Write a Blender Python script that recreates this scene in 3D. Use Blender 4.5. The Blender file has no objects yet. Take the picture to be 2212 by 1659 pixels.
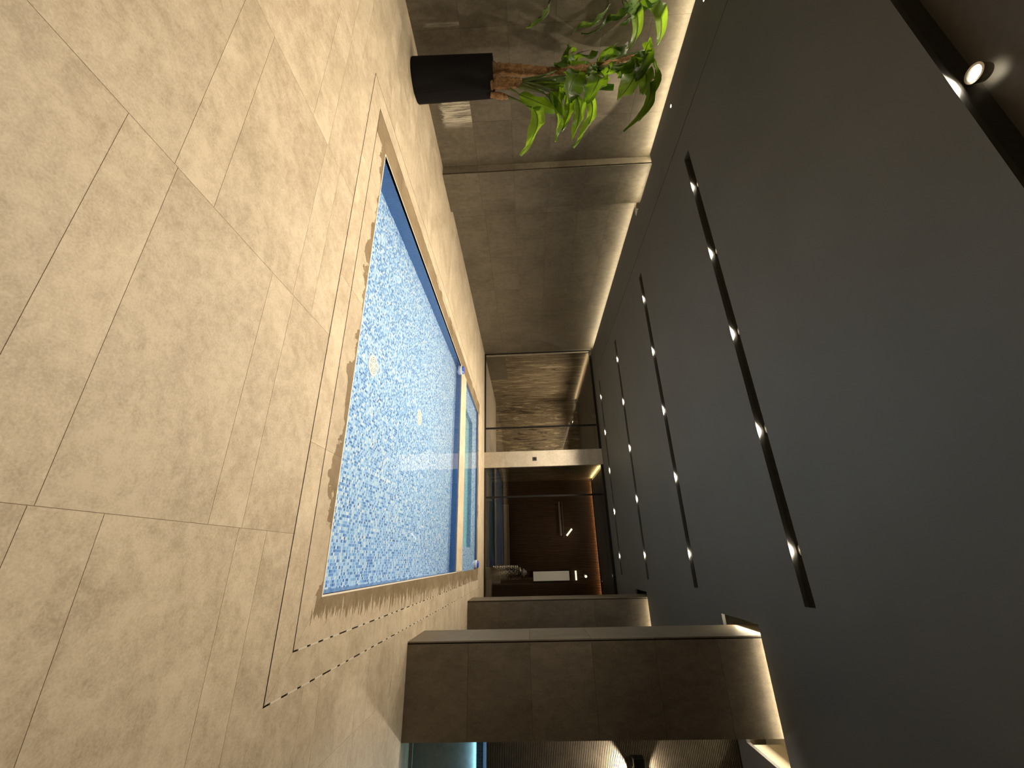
import bpy, bmesh, math, random
from mathutils import Vector, Matrix
random.seed(7)
D = bpy.data; C = bpy.context.scene.collection; SC = bpy.context.scene
S = 2.16            # one plan unit in metres
CAMZ = 0.575 * S
H = 1.575 * S       # ceiling height 3.402 m

# ------------------------------------------------------------------ camera
FPX = 880.54
yaw, pitch, roll = -0.406272489, -0.0302134469, -0.0373023665
cy, sy, cp, sp, cr, sr = math.cos(yaw), math.sin(yaw), math.cos(pitch), math.sin(pitch), math.cos(roll), math.sin(roll)
FW = Vector((sy*cp, cy*cp, sp)); r0 = Vector((cy, -sy, 0)); u0 = r0.cross(FW)
RT = r0*cr + u0*sr; UP = u0*cr - r0*sr
cam = D.objects.new('camera', D.cameras.new('camera')); C.objects.link(cam); SC.camera = cam
cam.data.sensor_width = 36; cam.data.sensor_fit = 'HORIZONTAL'; cam.data.lens = 36*FPX/2212
cam.data.clip_start = 0.02
m3 = Matrix((UP, -RT, -FW)).transposed()      # the phone was held sideways: image right is up
cam.matrix_world = Matrix.Translation((0, 0, CAMZ)) @ m3.to_4x4()

def at(x, y, d):
    """world point d metres deep in front of the camera for a pixel of the 2212x1659 frame"""
    return Vector((0, 0, CAMZ)) + (FW + UP*((x-1106)/FPX) + RT*((y-829.5)/FPX))*d

# ------------------------------------------------------------------ world, exposure
w = D.worlds.new('night'); SC.world = w; w.use_nodes = True
w.node_tree.nodes['Background'].inputs[0].default_value = (0.9, 0.8, 0.65, 1)
w.node_tree.nodes['Background'].inputs[1].default_value = 0.0
SC.view_settings.view_transform = 'Standard'; SC.view_settings.look = 'None'
SC.view_settings.exposure = 0.2; SC.view_settings.gamma = 1; SC.view_settings.use_curve_mapping = False

WARM = (1.0, 0.86, 0.66)
SPOT_W = 192.0
COLW = [0.62, 1.35, 1.35, 0.85, 0.24]
SLOT_FAR = [0.63, 1.745, 2.85, 3.955, 5.06]     # far edges of the light slots, plan units
SPOT_X = [-1.943, -1.459, -0.975, -0.491, -0.008]
def light(name, typ, loc, energy, color=WARM, **kw):
    l = D.lights.new(name, typ); l.energy = energy; l.color = color
    for k, v in kw.items():
        if k not in ('rot',): setattr(l, k, v)
    o = D.objects.new(name, l); C.objects.link(o); o.location = loc
    if 'rot' in kw: o.rotation_euler = kw['rot']
    return o
for yf in SLOT_FAR:
    for i, xs in enumerate(SPOT_X):
        light('spot_lamp_light', 'SPOT', (xs*S, yf*S-0.050, H+0.060), SPOT_W*COLW[i]*(0.66 if yf < 1 else 1), spot_size=math.radians(124),
              spot_blend=1.0, shadow_soft_size=0.02)
for yv, en in ((1.19, 35), (1.73, 75)):
    light('small_downlight_light', 'SPOT', (-2.629*S, yv*S, H-0.006), en, spot_size=math.radians(80), spot_blend=0.2, shadow_soft_size=0.015)
# LED strips laid in the coves, shining down through the gaps between ceiling and wall
def strip(p0, p1, e_per_m, wdt=0.03, color=(1.0, 0.86, 0.60), rot=None):
    p0, p1 = Vector(p0), Vector(p1); L = (p1-p0).length
    o = light('cove_strip_light', 'AREA', (p0+p1)/2, e_per_m*L, color, shape='RECTANGLE', size=L, size_y=wdt)
    o.rotation_euler = (0, 0, math.atan2(p1.y-p0.y, p1.x-p0.x)) if rot is None else rot
    return o
def facing(p0, p1, z):
    X_ = (Vector(p1)-Vector(p0)).normalized(); Z_ = Vector(z).normalized(); Y_ = Z_.cross(X_)
    return Matrix((X_, Y_, Z_)).transposed().to_euler()
CZ = H + 0.10
WX, PX = -2.84*S, -2.755*S          # left wall and pier faces
PA = (0.335*S, 0.70*S, 2.150*S, 2.47*S); PB = (0.33*S, 0.72*S, 4.06*S, 4.42*S)
PY0, PY1 = 2.245*S, 2.615*S
strip((WX+0.11, -2.5, CZ), (WX+0.11, PY0-0.05, CZ), 7.5)
strip((PX+0.13, PY0, CZ), (PX+0.13, PY1, CZ), 6)
strip((WX+0.11, PY1+0.1, CZ), (WX+0.11, 5.35*S, CZ), 5)
strip((PA[0]-0.04, PA[2]-0.045, CZ), (PA[1]+0.1, PA[2]-0.045, CZ), 8)
strip((PA[0]-0.05, PA[2], CZ), (PA[0]-0.05, PA[3], CZ), 5)
strip((PB[0], PB[2]-0.045, CZ), (PB[1], PB[2]-0.045, CZ), 6)
strip((PA[1]+0.06, PA[2], CZ+.1), (PA[1]+0.06, PA[3]+1, CZ+.1), 9)
strip((-2.38, 11.85, H-0.03), (-2.38, 14.0, H-0.03), 3, color=(1.0, .78, .35), rot=facing((0, 0, 0), (0, 1, 0), (1, 0, 0.2)))
strip((-2.4, 14.115, H-0.008), (1.2, 14.115, H-0.008), 1.6, color=(1.0, .62, .28), wdt=0.03)
strip((WX+0.06, 11.9, H-0.03), (WX+0.06, 16.1, H-0.03), 1.0, wdt=0.03, rot=facing((0, 0, 0), (0, 1, 0), (.8, 0, .6)))
for px_, py_ in ((-4.9, 13.2), (-4.9, 14.9), (-3.6, 14.9)):
    light('corridor_light', 'SPOT', (px_, py_, H-0.02), 120, spot_size=math.radians(150), spot_blend=0.7, shadow_soft_size=0.012)
light('lounge_light', 'SPOT', (-0.6, 12.9, H-0.02), 22, spot_size=math.radians(140), spot_blend=0.8, shadow_soft_size=0.012)

# ------------------------------------------------------------------ materials
def mat(name, **p):
    m = D.materials.new(name); m.use_nodes = True; nt = m.node_tree; b = nt.nodes['Principled BSDF']
    for k, v in p.items():
        k = k.replace('_', ' ')
        if isinstance(v, tuple) and len(v) == 3: v = v+(1,)
        b.inputs[k].default_value = v
    return m, nt, b
def N(nt, t, **kw):
    n = nt.nodes.new(t)
    for k, v in kw.items(): setattr(n, k, v)
    return n
def L(nt, a, b): nt.links.new(a, b)
def pos(nt, scale=(1, 1, 1)):
    g = N(nt, 'ShaderNodeNewGeometry'); mp = N(nt, 'ShaderNodeMapping'); mp.inputs['Scale'].default_value = scale
    L(nt, g.outputs['Position'], mp.inputs['Vector']); return mp.outputs[0]
def noise(nt, vec, s, det=4, rough=0.55, dist=0):
    n = N(nt, 'ShaderNodeTexNoise'); n.inputs['Scale'].default_value = s; n.inputs['Detail'].default_value = det
    n.inputs['Roughness'].default_value = rough; n.inputs['Distortion'].default_value = dist
    L(nt, vec, n.inputs['Vector']); return n.outputs['Fac']
def ramp(nt, fac, stops):
    r = N(nt, 'ShaderNodeValToRGB'); e = r.color_ramp.elements
    while len(e) < len(stops): e.new(0.5)
    for i, (p, c) in enumerate(stops):
        e[i].position = p; e[i].color = (c if isinstance(c, tuple) else (c, c, c))+(1,)
    L(nt, fac, r.inputs[0]); return r.outputs[0]
def mix(nt, fac, a, b, mode='MIX'):
    n = N(nt, 'ShaderNodeMix', data_type='RGBA', blend_type=mode)
    for s_, v in ((n.inputs['Factor'], fac), (n.inputs[6], a), (n.inputs[7], b)):
        if hasattr(v, 'is_linked'): L(nt, v, s_)
        else: s_.default_value = v if not isinstance(v, tuple) else v+(1,)*(4-len(v))
    return n.outputs[2]
def math_(nt, op, a, b=0.0, c=None):
    n = N(nt, 'ShaderNodeMath', operation=op)
    for i, v in enumerate((a, b, c)):
        if v is None: continue
        if hasattr(v, 'is_linked'): L(nt, v, n.inputs[i])
        else: n.inputs[i].default_value = v
    return n.outputs[0]
def bump(nt, b, h, strength=0.2, dist=0.01):
    n = N(nt, 'ShaderNodeBump'); n.inputs['Strength'].default_value = strength; n.inputs['Distance'].default_value = dist
    L(nt, h, n.inputs['Height']); L(nt, n.outputs[0], b.inputs['Normal'])

POOL1 = (-1.655*S, 0.078*S, 1.235*S, 3.42*S)       # x0, x1, y0, y1
POOL2 = (-1.655*S, 0.092*S, 3.70*S, 4.70*S)
def pool_dist(nt, R):
    """signed distance outside a rectangle in plan"""
    g = N(nt, 'ShaderNodeNewGeometry'); s = N(nt, 'ShaderNodeSeparateXYZ'); L(nt, g.outputs['Position'], s.inputs[0])
    dx = math_(nt, 'SUBTRACT', math_(nt, 'ABSOLUTE', math_(nt, 'SUBTRACT', s.outputs[0], (R[0]+R[1])/2)), (R[1]-R[0])/2)
    dy = math_(nt, 'SUBTRACT', math_(nt, 'ABSOLUTE', math_(nt, 'SUBTRACT', s.outputs[1], (R[2]+R[3])/2)), (R[3]-R[2])/2)
    return math_(nt, 'MAXIMUM', dx, dy)
def stone(name, dark, light_, wet=False, grain=(1, 1, 1), rough=0.5, streak=False, blot=1.0):
    m, nt, b = mat(name, Roughness=rough)
    v = pos(nt, grain)
    oi = N(nt, 'ShaderNodeObjectInfo')
    va = N(nt, 'ShaderNodeVectorMath', operation='MULTIPLY_ADD')
    L(nt, oi.outputs['Random'], va.inputs[0]); va.inputs[1].default_value = (9, 7, 5); L(nt, v, va.inputs[2])
    v = va.outputs[0]
    n1 = noise(nt, v, 2.3*blot, 7, 0.66, 0.6); n2 = noise(nt, v, 17, 6, 0.72, 0.3); n3 = noise(nt, v, 120, 3, 0.6)
    f = math_(nt, 'ADD', math_(nt, 'MULTIPLY', n1, 0.40), math_(nt, 'ADD', math_(nt, 'MULTIPLY', n2, 0.36), math_(nt, 'MULTIPLY', n3, 0.24)))
    col = ramp(nt, f, [(0.41, dark), (0.585, light_)])
    tone = math_(nt, 'ADD', 0.955, math_(nt, 'MULTIPLY', oi.outputs['Random'], 0.09))
    hs = N(nt, 'ShaderNodeHueSaturation'); L(nt, tone, hs.inputs['Value']); L(nt, col, hs.inputs['Color']); col = hs.outputs[0]
    ro = math_(nt, 'ADD', rough-0.12, math_(nt, 'MULTIPLY', n1, 0.3))
    if wet:
        vv = pos(nt, (1, 1, 1)); nn = noise(nt, vv, 2.2, 5, 0.62, 0.3)
        vs = pos(nt, (1.2, 9, 1)); ns = noise(nt, vs, 3.0, 4, 0.6, 0.2)
        g = N(nt, 'ShaderNodeNewGeometry'); s = N(nt, 'ShaderNodeSeparateXYZ'); L(nt, g.outputs['Position'], s.inputs[0])
        isr = math_(nt, 'GREATER_THAN', s.outputs[0], POOL1[1])
        lim = math_(nt, 'ADD', math_(nt, 'MULTIPLY', math_(nt, 'SUBTRACT', nn, 0.42), math_(nt, 'SUBTRACT', 0.8, isr)), 0.0)
        lim2 = math_(nt, 'MULTIPLY', math_(nt, 'MULTIPLY', math_(nt, 'SUBTRACT', ns, 0.34), math_(nt, 'MULTIPLY_ADD', s.outputs[1], 0.17, -0.12)), isr)
        isl = math_(nt, 'LESS_THAN', s.outputs[0], POOL1[0])
        lim = math_(nt, 'ADD', math_(nt, 'MAXIMUM', lim, lim2), math_(nt, 'MULTIPLY_ADD', isl, 0.22, math_(nt, 'MULTIPLY_ADD', isr, 0.035, 0.02)))
        d = pool_dist(nt, (POOL1[0], POOL1[1], POOL1[2], POOL2[3]))
        wetm = math_(nt, 'LESS_THAN', d, lim)
        col = mix(nt, wetm, col, mix(nt, 1.0, col, (0.50, 0.455, 0.385), 'MULTIPLY'))
        ro = math_(nt, 'SUBTRACT', ro, math_(nt, 'MULTIPLY', wetm, 0.14))
    if streak:      # limescale run marks near the floor on the left wall
        g = N(nt, 'ShaderNodeNewGeometry'); s = N(nt, 'ShaderNodeSeparateXYZ'); L(nt, g.outputs['Position'], s.inputs[0])
        vs = pos(nt, (1, 24, 1.6)); ns = noise(nt, vs, 2.0, 6, 0.72, 0.12)
        zz = math_(nt, 'MULTIPLY', math_(nt, 'LESS_THAN', s.outputs[2], 0.598), math_(nt, 'GREATER_THAN', math_(nt, 'ADD', s.outputs[2], math_(nt, 'MULTIPLY', ns, -0.4)), -0.05))
        yy = math_(nt, 'SUBTRACT', 1.0, math_(nt, 'MULTIPLY', math_(nt, 'ABSOLUTE', math_(nt, 'SUBTRACT', s.outputs[1], 3.95)), 4.0))
        y2 = math_(nt, 'SUBTRACT', 0.22, math_(nt, 'MULTIPLY', math_(nt, 'ABSOLUTE', math_(nt, 'SUBTRACT', s.outputs[1], 2.86)), 7.0))
        yy = math_(nt, 'MAXIMUM', math_(nt, 'MAXIMUM', yy, y2), 0)
        yy = math_(nt, 'MINIMUM', math_(nt, 'MULTIPLY', yy, 2.0), 1.0)
        mk = math_(nt, 'MULTIPLY', math_(nt, 'MULTIPLY', zz, yy), ramp(nt, ns, [(0.40, 0.0), (0.56, 1.0)]))
        col = mix(nt, mk, col, (0.66, 0.60, 0.48))
    L(nt, col, b.inputs['Base Color']); L(nt, ro, b.inputs['Roughness'])
    h = math_(nt, 'ADD', math_(nt, 'MULTIPLY', n2, 0.7), math_(nt, 'MULTIPLY', n3, 0.5))
    bump(nt, b, h, 0.35, 0.004)
    return m
FLOOR_M = stone('floor_stone', (0.345, 0.275, 0.190), (0.53, 0.445, 0.325), rough=0.47)
COPE_M = stone('coping_stone', (0.36, 0.29, 0.205), (0.52, 0.43, 0.315), wet=True, rough=0.42)
WALL_M = stone('wall_stone', (0.105, 0.088, 0.061), (0.180, 0.152, 0.108), rough=0.5, grain=(1, 1, 0.6), streak=True)
PILL_M = stone('pillar_stone', (0.112, 0.090, 0.062), (0.182, 0.149, 0.106), rough=0.5, grain=(1, 1, 0.5))
POST_M = stone('post_stone', (0.42, 0.36, 0.28), (0.58, 0.51, 0.41), rough=0.5)
GROUT_M, nt, b = mat('grout', Base_Color=(0.27, 0.21, 0.14), Roughness=0.9)
bump(nt, b, noise(nt, pos(nt), 200), 0.3, 0.002)
DARKG_M, nt, b = mat('dark_gap', Base_Color=(0.02, 0.016, 0.012), Roughness=0.8)
bump(nt, b, noise(nt, pos(nt), 90), 0.3, 0.002)
GRC_M, nt, b = mat('grey_clip', Base_Color=(0.55, 0.5, 0.42), Roughness=0.45)
TRIM_M, nt, b = mat('pale_trim', Base_Color=(0.74, 0.68, 0.58), Roughness=0.4)
CEIL_M, nt, b = mat('ceiling_paint', Roughness=0.55)
L(nt, ramp(nt, noise(nt, pos(nt), 1.4, 3), [(0.3, (0.074, 0.074, 0.070)), (0.7, (0.085, 0.085, 0.081))]), b.inputs['Base Color'])
bump(nt, b, noise(nt, pos(nt), 140, 2), 0.08, 0.002)
SLOT_M, nt, b = mat('slot_paint', Roughness=0.6)
L(nt, ramp(nt, noise(nt, pos(nt), 20), [(0.3, (0.055, 0.05, 0.044)), (0.7, (0.07, 0.063, 0.055))]), b.inputs['Base Color'])
COVE_M, nt, b = mat('cove_plaster', Roughness=0.8)
L(nt, ramp(nt, noise(nt, pos(nt), 6), [(0.3, (0.55, 0.49, 0.38)), (0.7, (0.62, 0.55, 0.44))]), b.inputs['Base Color'])
BLACK_M, nt, b = mat('black_metal', Base_Color=(0.012, 0.011, 0.010), Roughness=0.42, Metallic=0.3)
bump(nt, b, noise(nt, pos(nt), 60), 0.04, 0.002)
STEEL_M, nt, b = mat('brushed_steel', Base_Color=(0.55, 0.52, 0.47), Roughness=0.32, Metallic=1.0)
bump(nt, b, noise(nt, pos(nt, (1, 1, 30)), 30), 0.05, 0.001)
def glow(name, col, s):
    m, nt, b = mat(name, Base_Color=(0.8, 0.8, 0.8)); b.inputs['Emission Color'].default_value = col+(1,); b.inputs['Emission Strength'].default_value = s
    return m
LENS_M = glow('lamp_lens', (1.0, 0.88, 0.66), 26); TUBE_M = glow('reflection_glow', (1.0, 0.95, 0.75), 1.3)  # the tube glow is for lights mirrored in the glass
PANEL_M = glow('doorway_reflection', (1.0, 0.86, 0.62), 0.16)  # glow stands in for a doorway reflected in the glass

def mosaic(name, cols, grout, pitch=0.0235):
    m, nt, b = mat(name, Roughness=0.18)
    g = N(nt, 'ShaderNodeNewGeometry')
    v = N(nt, 'ShaderNodeVectorMath', operation='MULTIPLY_ADD'); L(nt, g.outputs['Position'], v.inputs[0])
    v.inputs[1].default_value = (1/pitch,)*3; v.inputs[2].default_value = (0.31, 0.37, 0.43)
    fl = N(nt, 'ShaderNodeVectorMath', operation='FLOOR'); L(nt, v.outputs[0], fl.inputs[0])
    fr = N(nt, 'ShaderNodeVectorMath', operation='FRACTION'); L(nt, v.outputs[0], fr.inputs[0])
    wn = N(nt, 'ShaderNodeTexWhiteNoise', noise_dimensions='3D'); L(nt, fl.outputs[0], wn.inputs['Vector'])
    col = ramp(nt, wn.outputs['Value'], cols)
    nn = nt.nodes[-1]
    for n_ in nt.nodes:
        if n_.type == 'VALTORGB': n_.color_ramp.interpolation = 'CONSTANT'
    # grout: along the two axes that lie in the face
    s = N(nt, 'ShaderNodeSeparateXYZ'); L(nt, fr.outputs[0], s.inputs[0])
    ns = N(nt, 'ShaderNodeSeparateXYZ'); L(nt, g.outputs['True Normal'], ns.inputs[0])
    edge = None
    for i in range(3):
        e = math_(nt, 'GREATER_THAN', math_(nt, 'ABSOLUTE', math_(nt, 'SUBTRACT', s.outputs[i], 0.5)), 0.44)
        e = math_(nt, 'MULTIPLY', e, math_(nt, 'LESS_THAN', math_(nt, 'ABSOLUTE', ns.outputs[i]), 0.5))
        edge = e if edge is None else math_(nt, 'MAXIMUM', edge, e)
    col = mix(nt, edge, col, grout)
    L(nt, col, b.inputs['Base Color'])
    L(nt, math_(nt, 'ADD', 0.18, math_(nt, 'MULTIPLY', edge, 0.5)), b.inputs['Roughness'])
    bump(nt, b, math_(nt, 'SUBTRACT', 1.0, edge), 0.4, 0.0015)
    return m
MOS_M = mosaic('pale_blue_mosaic', [(0.0, (0.50, 0.74, 0.98)), (0.28, (0.29, 0.51, 0.86)), (0.50, (0.70, 0.86, 0.98)), (0.66, (0.17, 0.35, 0.70)), (0.84, (0.075, 0.19, 0.50)), (0.92, (0.92, 0.97, 0.95))], (0.58, 0.79, 0.98))
MOSD_M = mosaic('deep_blue_mosaic', [(0.0, (0.05, 0.17, 0.42)), (0.4, (0.06, 0.21, 0.52)), (0.75, (0.04, 0.14, 0.36))], (0.14, 0.30, 0.52))
MOST_M = mosaic('teal_mosaic', [(0.0, (0.30, 0.66, 0.76)), (0.4, (0.40, 0.74, 0.80)), (0.75, (0.18, 0.48, 0.64))], (0.50, 0.74, 0.80))
WATER_M, nt, b = mat('water')
nt.nodes.remove(b); gl = N(nt, 'ShaderNodeBsdfGlass'); gl.inputs['IOR'].default_value = 1.33; gl.inputs['Roughness'].default_value = 0.0
gl.inputs['Color'].default_value = (0.97, 0.99, 1.0, 1)
L(nt, gl.outputs[0], nt.nodes['Material Output'].inputs[0])
GLASS_M, nt, b = mat('pane_glass'); nt.nodes.remove(b)
tr = N(nt, 'ShaderNodeBsdfTransparent'); tr.inputs[0].default_value = (0.88, 0.87, 0.84, 1)
gs = N(nt, 'ShaderNodeBsdfGlossy'); gs.inputs['Roughness'].default_value = 0.0; gs.inputs['Color'].default_value = (1, 1, 1, 1)
fz = N(nt, 'ShaderNodeFresnel'); fz.inputs[0].default_value = 1.5; ms = N(nt, 'ShaderNodeMixShader')
L(nt, fz.outputs[0], ms.inputs[0]); L(nt, tr.outputs[0], ms.inputs[1]); L(nt, gs.outputs[0], ms.inputs[2]); L(nt, ms.outputs[0], nt.nodes['Material Output'].inputs[0])
WOOD_M, nt, b = mat('slat_wood', Roughness=0.45)
L(nt, ramp(nt, noise(nt, pos(nt, (8, 8, 0.6)), 3, 5, 0.6, 1.0), [(0.3, (0.10, 0.048, 0.02)), (0.7, (0.21, 0.105, 0.045))]), b.inputs['Base Color'])
TRAV_M, nt, b = mat('travertine', Roughness=0.45)
nv = noise(nt, pos(nt, (5, 5, 0.55)), 1.6, 8, 0.7, 1.2)
L(nt, ramp(nt, nv, [(0.40, (0.06, 0.044, 0.025)), (0.47, (0.24, 0.185, 0.12)), (0.52, (0.12, 0.09, 0.055)), (0.60, (0.42, 0.34, 0.22))]), b.inputs['Base Color'])
bump(nt, b, nv, 0.2, 0.004)
SEAT_M, nt, b = mat('mauve_fabric', Base_Color=(0.06, 0.05, 0.06), Roughness=0.8)
bump(nt, b, noise(nt, pos(nt), 150), 0.3, 0.002)
SEATB_M, nt, b = mat('blue_cushion', Base_Color=(0.03, 0.05, 0.075), Roughness=0.7)
bump(nt, b, noise(nt, pos(nt), 100), 0.3, 0.002)
PALE_M = stone('pale_ledge', (0.30, 0.25, 0.19), (0.42, 0.36, 0.28), rough=0.5)
POT_M, nt, b = mat('pot_black', Roughness=0.8)
b.inputs['Specular IOR Level'].default_value = 0.15
L(nt, ramp(nt, noise(nt, pos(nt), 30, 4), [(0.3, (0.0045, 0.0038, 0.0045)), (0.7, (0.007, 0.006, 0.007))]), b.inputs['Base Color'])
SOIL_M, nt, b = mat('soil', Base_Color=(0.05, 0.03, 0.018), Roughness=0.95); bump(nt, b, noise(nt, pos(nt), 60), 1, 0.02)
BARK_M, nt, b = mat('bark', Roughness=0.85)
nb = noise(nt, pos(nt, (1, 1, 0.35)), 38, 5, 0.7, 0.8)
L(nt, ramp(nt, nb, [(0.3, (0.10, 0.045, 0.018)), (0.55, (0.28, 0.15, 0.06)), (0.7, (0.42, 0.26, 0.12))]), b.inputs['Base Color']); bump(nt, b, nb, 0.8, 0.01)
STEM_M, nt, b = mat('green_stem', Roughness=0.5)
L(nt, ramp(nt, noise(nt, pos(nt, (1, 1, 0.2)), 20), [(0.3, (0.04, 0.075, 0.015)), (0.7, (0.12, 0.16, 0.04))]), b.inputs['Base Color'])
def leaf_mat(name, c0, c1, tcol):
    m, nt, b = mat(name, Roughness=0.30)
    nz = noise(nt, pos(nt), 9, 4)
    L(nt, ramp(nt, nz, [(0.3, c0), (0.7, c1)]), b.inputs['Base Color'])
    t = N(nt, 'ShaderNodeBsdfTranslucent'); t.inputs[0].default_value = tcol+(1,)
    mx = N(nt, 'ShaderNodeMixShader'); mx.inputs[0].default_value = 0.42
    L(nt, b.outputs[0], mx.inputs[1]); L(nt, t.outputs[0], mx.inputs[2]); L(nt, mx.outputs[0], nt.nodes['Material Output'].inputs[0])
    uv = N(nt, 'ShaderNodeUVMap'); wv = N(nt, 'ShaderNodeTexWave'); wv.inputs['Scale'].default_value = 9; wv.bands_direction = 'Y'
    L(nt, uv.outputs[0], wv.inputs[0]); bump(nt, b, wv.outputs['Fac'], 0.25, 0.004)
    return m
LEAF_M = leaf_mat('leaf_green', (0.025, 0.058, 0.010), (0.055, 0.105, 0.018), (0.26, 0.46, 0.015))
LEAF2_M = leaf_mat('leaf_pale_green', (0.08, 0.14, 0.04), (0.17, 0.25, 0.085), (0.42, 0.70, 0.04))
BLUEP_M, nt, b = mat('blue_plastic', Base_Color=(0.02, 0.06, 0.42), Roughness=0.25)
WHITEP_M, nt, b = mat('white_plastic', Base_Color=(0.80, 0.80, 0.78), Roughness=0.35)
DRAIN_M, nt, b = mat('cream_plastic', Base_Color=(0.97, 0.97, 0.88), Roughness=0.4)
DRAIND_M, nt, b = mat('drain_groove', Base_Color=(0.30, 0.33, 0.25), Roughness=0.6)

# ------------------------------------------------------------------ mesh helpers
def tag(o, label=None, cat=None, group=None, kind=None):
    if label: o['label'] = label
    if cat: o['category'] = cat
    if group: o['group'] = group
    if kind: o['kind'] = kind
    return o
def obj(name, me, m, parent=None):
    o = D.objects.new(name, me); C.objects.link(o)
    if m is not None and not me.materials: me.materials.append(m)
    if parent is not None: o.parent = parent; o.matrix_parent_inverse = parent.matrix_basis.inverted()
    return o
def empty(name, loc, label=None, cat=None, group=None, kind=None):
    o = D.objects.new(name, None); C.objects.link(o); o.location = loc; o.empty_display_size = 0.1
    return tag(o, label, cat, group, kind)
def from_bm(name, bm, m, parent=None, smooth=False):
    me = D.meshes.new(name); bm.normal_update(); bm.to_mesh(me); bm.free()
    if smooth:
        for p in me.polygons: p.use_smooth = True
    return obj(name, me, m, parent)
def add_box(bm, lo, hi):
    vs = [bm.verts.new((x, y, z)) for x in (lo[0], hi[0]) for y in (lo[1], hi[1]) for z in (lo[2], hi[2])]
    for f in ((0, 1, 3, 2), (4, 6, 7, 5), (0, 4, 5, 1), (2, 3, 7, 6), (0, 2, 6, 4), (1, 5, 7, 3)):
        bm.faces.new([vs[i] for i in f])
def bevel(bm, w_, seg=1):
    bmesh.ops.bevel(bm, geom=bm.edges[:]+bm.verts[:], offset=w_, segments=seg, affect='EDGES', profile=0.5)
def box(name, lo, hi, m, parent=None, bev=0.0):
    bm = bmesh.new(); add_box(bm, lo, hi)
    if bev: bevel(bm, bev)
    return from_bm(name, bm, m, parent)
def lathe(bm, prof, c=(0, 0, 0), n=32, cap=True):
    rings = []
    for r_, z in prof:
        rings.append([bm.verts.new((c[0]+r_*math.cos(2*math.pi*i/n), c[1]+r_*math.sin(2*math.pi*i/n), c[2]+z)) for i in range(n)])
    for a, b_ in zip(rings, rings[1:]):
        for i in range(n): bm.faces.new((a[i], a[(i+1) % n], b_[(i+1) % n], b_[i]))
    if cap:
        bm.faces.new(rings[0][::-1]); bm.faces.new(rings[-1])
def slab(name, xs, ys, filled, z0, z1, m, parent=None):
    """rectilinear plate on a grid, open where filled(cx,cy) is false"""
    xs = sorted(set(round(x, 5) for x in xs)); ys = sorted(set(round(y, 5) for y in ys))
    F = [[filled((xs[i]+xs[i+1])/2, (ys[j]+ys[j+1])/2) for j in range(len(ys)-1)] for i in range(len(xs)-1)]
    bm = bmesh.new(); V = {}
    def v(i, j, k):
        if (i, j, k) not in V: V[(i, j, k)] = bm.verts.new((xs[i], ys[j], (z0, z1)[k]))
        return V[(i, j, k)]
    def f(i, j): return 0 <= i < len(xs)-1 and 0 <= j < len(ys)-1 and F[i][j]
    for i in range(len(xs)-1):
        for j in range(len(ys)-1):
            if not F[i][j]: continue
            bm.faces.new((v(i, j, 1), v(i+1, j, 1), v(i+1, j+1, 1), v(i, j+1, 1)))
            bm.faces.new((v(i, j, 0), v(i, j+1, 0), v(i+1, j+1, 0), v(i+1, j, 0)))
            if not f(i-1, j): bm.faces.new((v(i, j, 0), v(i, j, 1), v(i, j+1, 1), v(i, j+1, 0)))
            if not f(i+1, j): bm.faces.new((v(i+1, j, 0), v(i+1, j+1, 0), v(i+1, j+1, 1), v(i+1, j, 1)))
            if not f(i, j-1): bm.faces.new((v(i, j, 0), v(i+1, j, 0), v(i+1, j, 1), v(i, j, 1)))
            if not f(i, j+1): bm.faces.new((v(i, j+1, 0), v(i, j+1, 1), v(i+1, j+1, 1), v(i+1, j+1, 0)))
    return from_bm(name, bm, m, parent)
def rect_minus(R, Hs):
    """rectangle minus list of rectangles -> list of rectangles"""
    out = [R]
    for h in Hs:
        nx = []
        for r in out:
            x0, x1, y0, y1 = r; a0, a1, b0, b1 = max(x0, h[0]), min(x1, h[1]), max(y0, h[2]), min(y1, h[3])
            if a0 >= a1 or b0 >= b1: nx.append(r); continue
            if y0 < b0: nx.append((x0, x1, y0, b0))
            if b1 < y1: nx.append((x0, x1, b1, y1))
            if x0 < a0: nx.append((x0, a0, b0, b1))
            if a1 < x1: nx.append((a1, x1, b0, b1))
        out = nx
    return [r for r in out if r[1]-r[0] > 0.006 and r[3]-r[2] > 0.006]
def tube(bm, pts, radii, n=8, cap=True):
    pts = [Vector(p) for p in pts]; rings = []
    up = Vector((0.3, 0.2, 1)).normalized()
    for i, p in enumerate(pts):
        t = (pts[min(i+1, len(pts)-1)]-pts[max(i-1, 0)]).normalized()
        a = t.cross(Vector((1, 0.1, 0)) if abs(t.x) < 0.8 else Vector((0, 1, 0))).normalized(); b_ = t.cross(a)
        r_ = radii[i] if isinstance(radii, (list, tuple)) else radii
        rings.append([bm.verts.new(p+(a*math.cos(2*math.pi*k/n)+b_*math.sin(2*math.pi*k/n))*r_) for k in range(n)])
    for a, b_ in zip(rings, rings[1:]):
        for k in range(n): bm.faces.new((a[k], a[(k+1) % n], b_[(k+1) % n], b_[k]))
    if cap: bm.faces.new(rings[0][::-1]); bm.faces.new(rings[-1])

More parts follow.
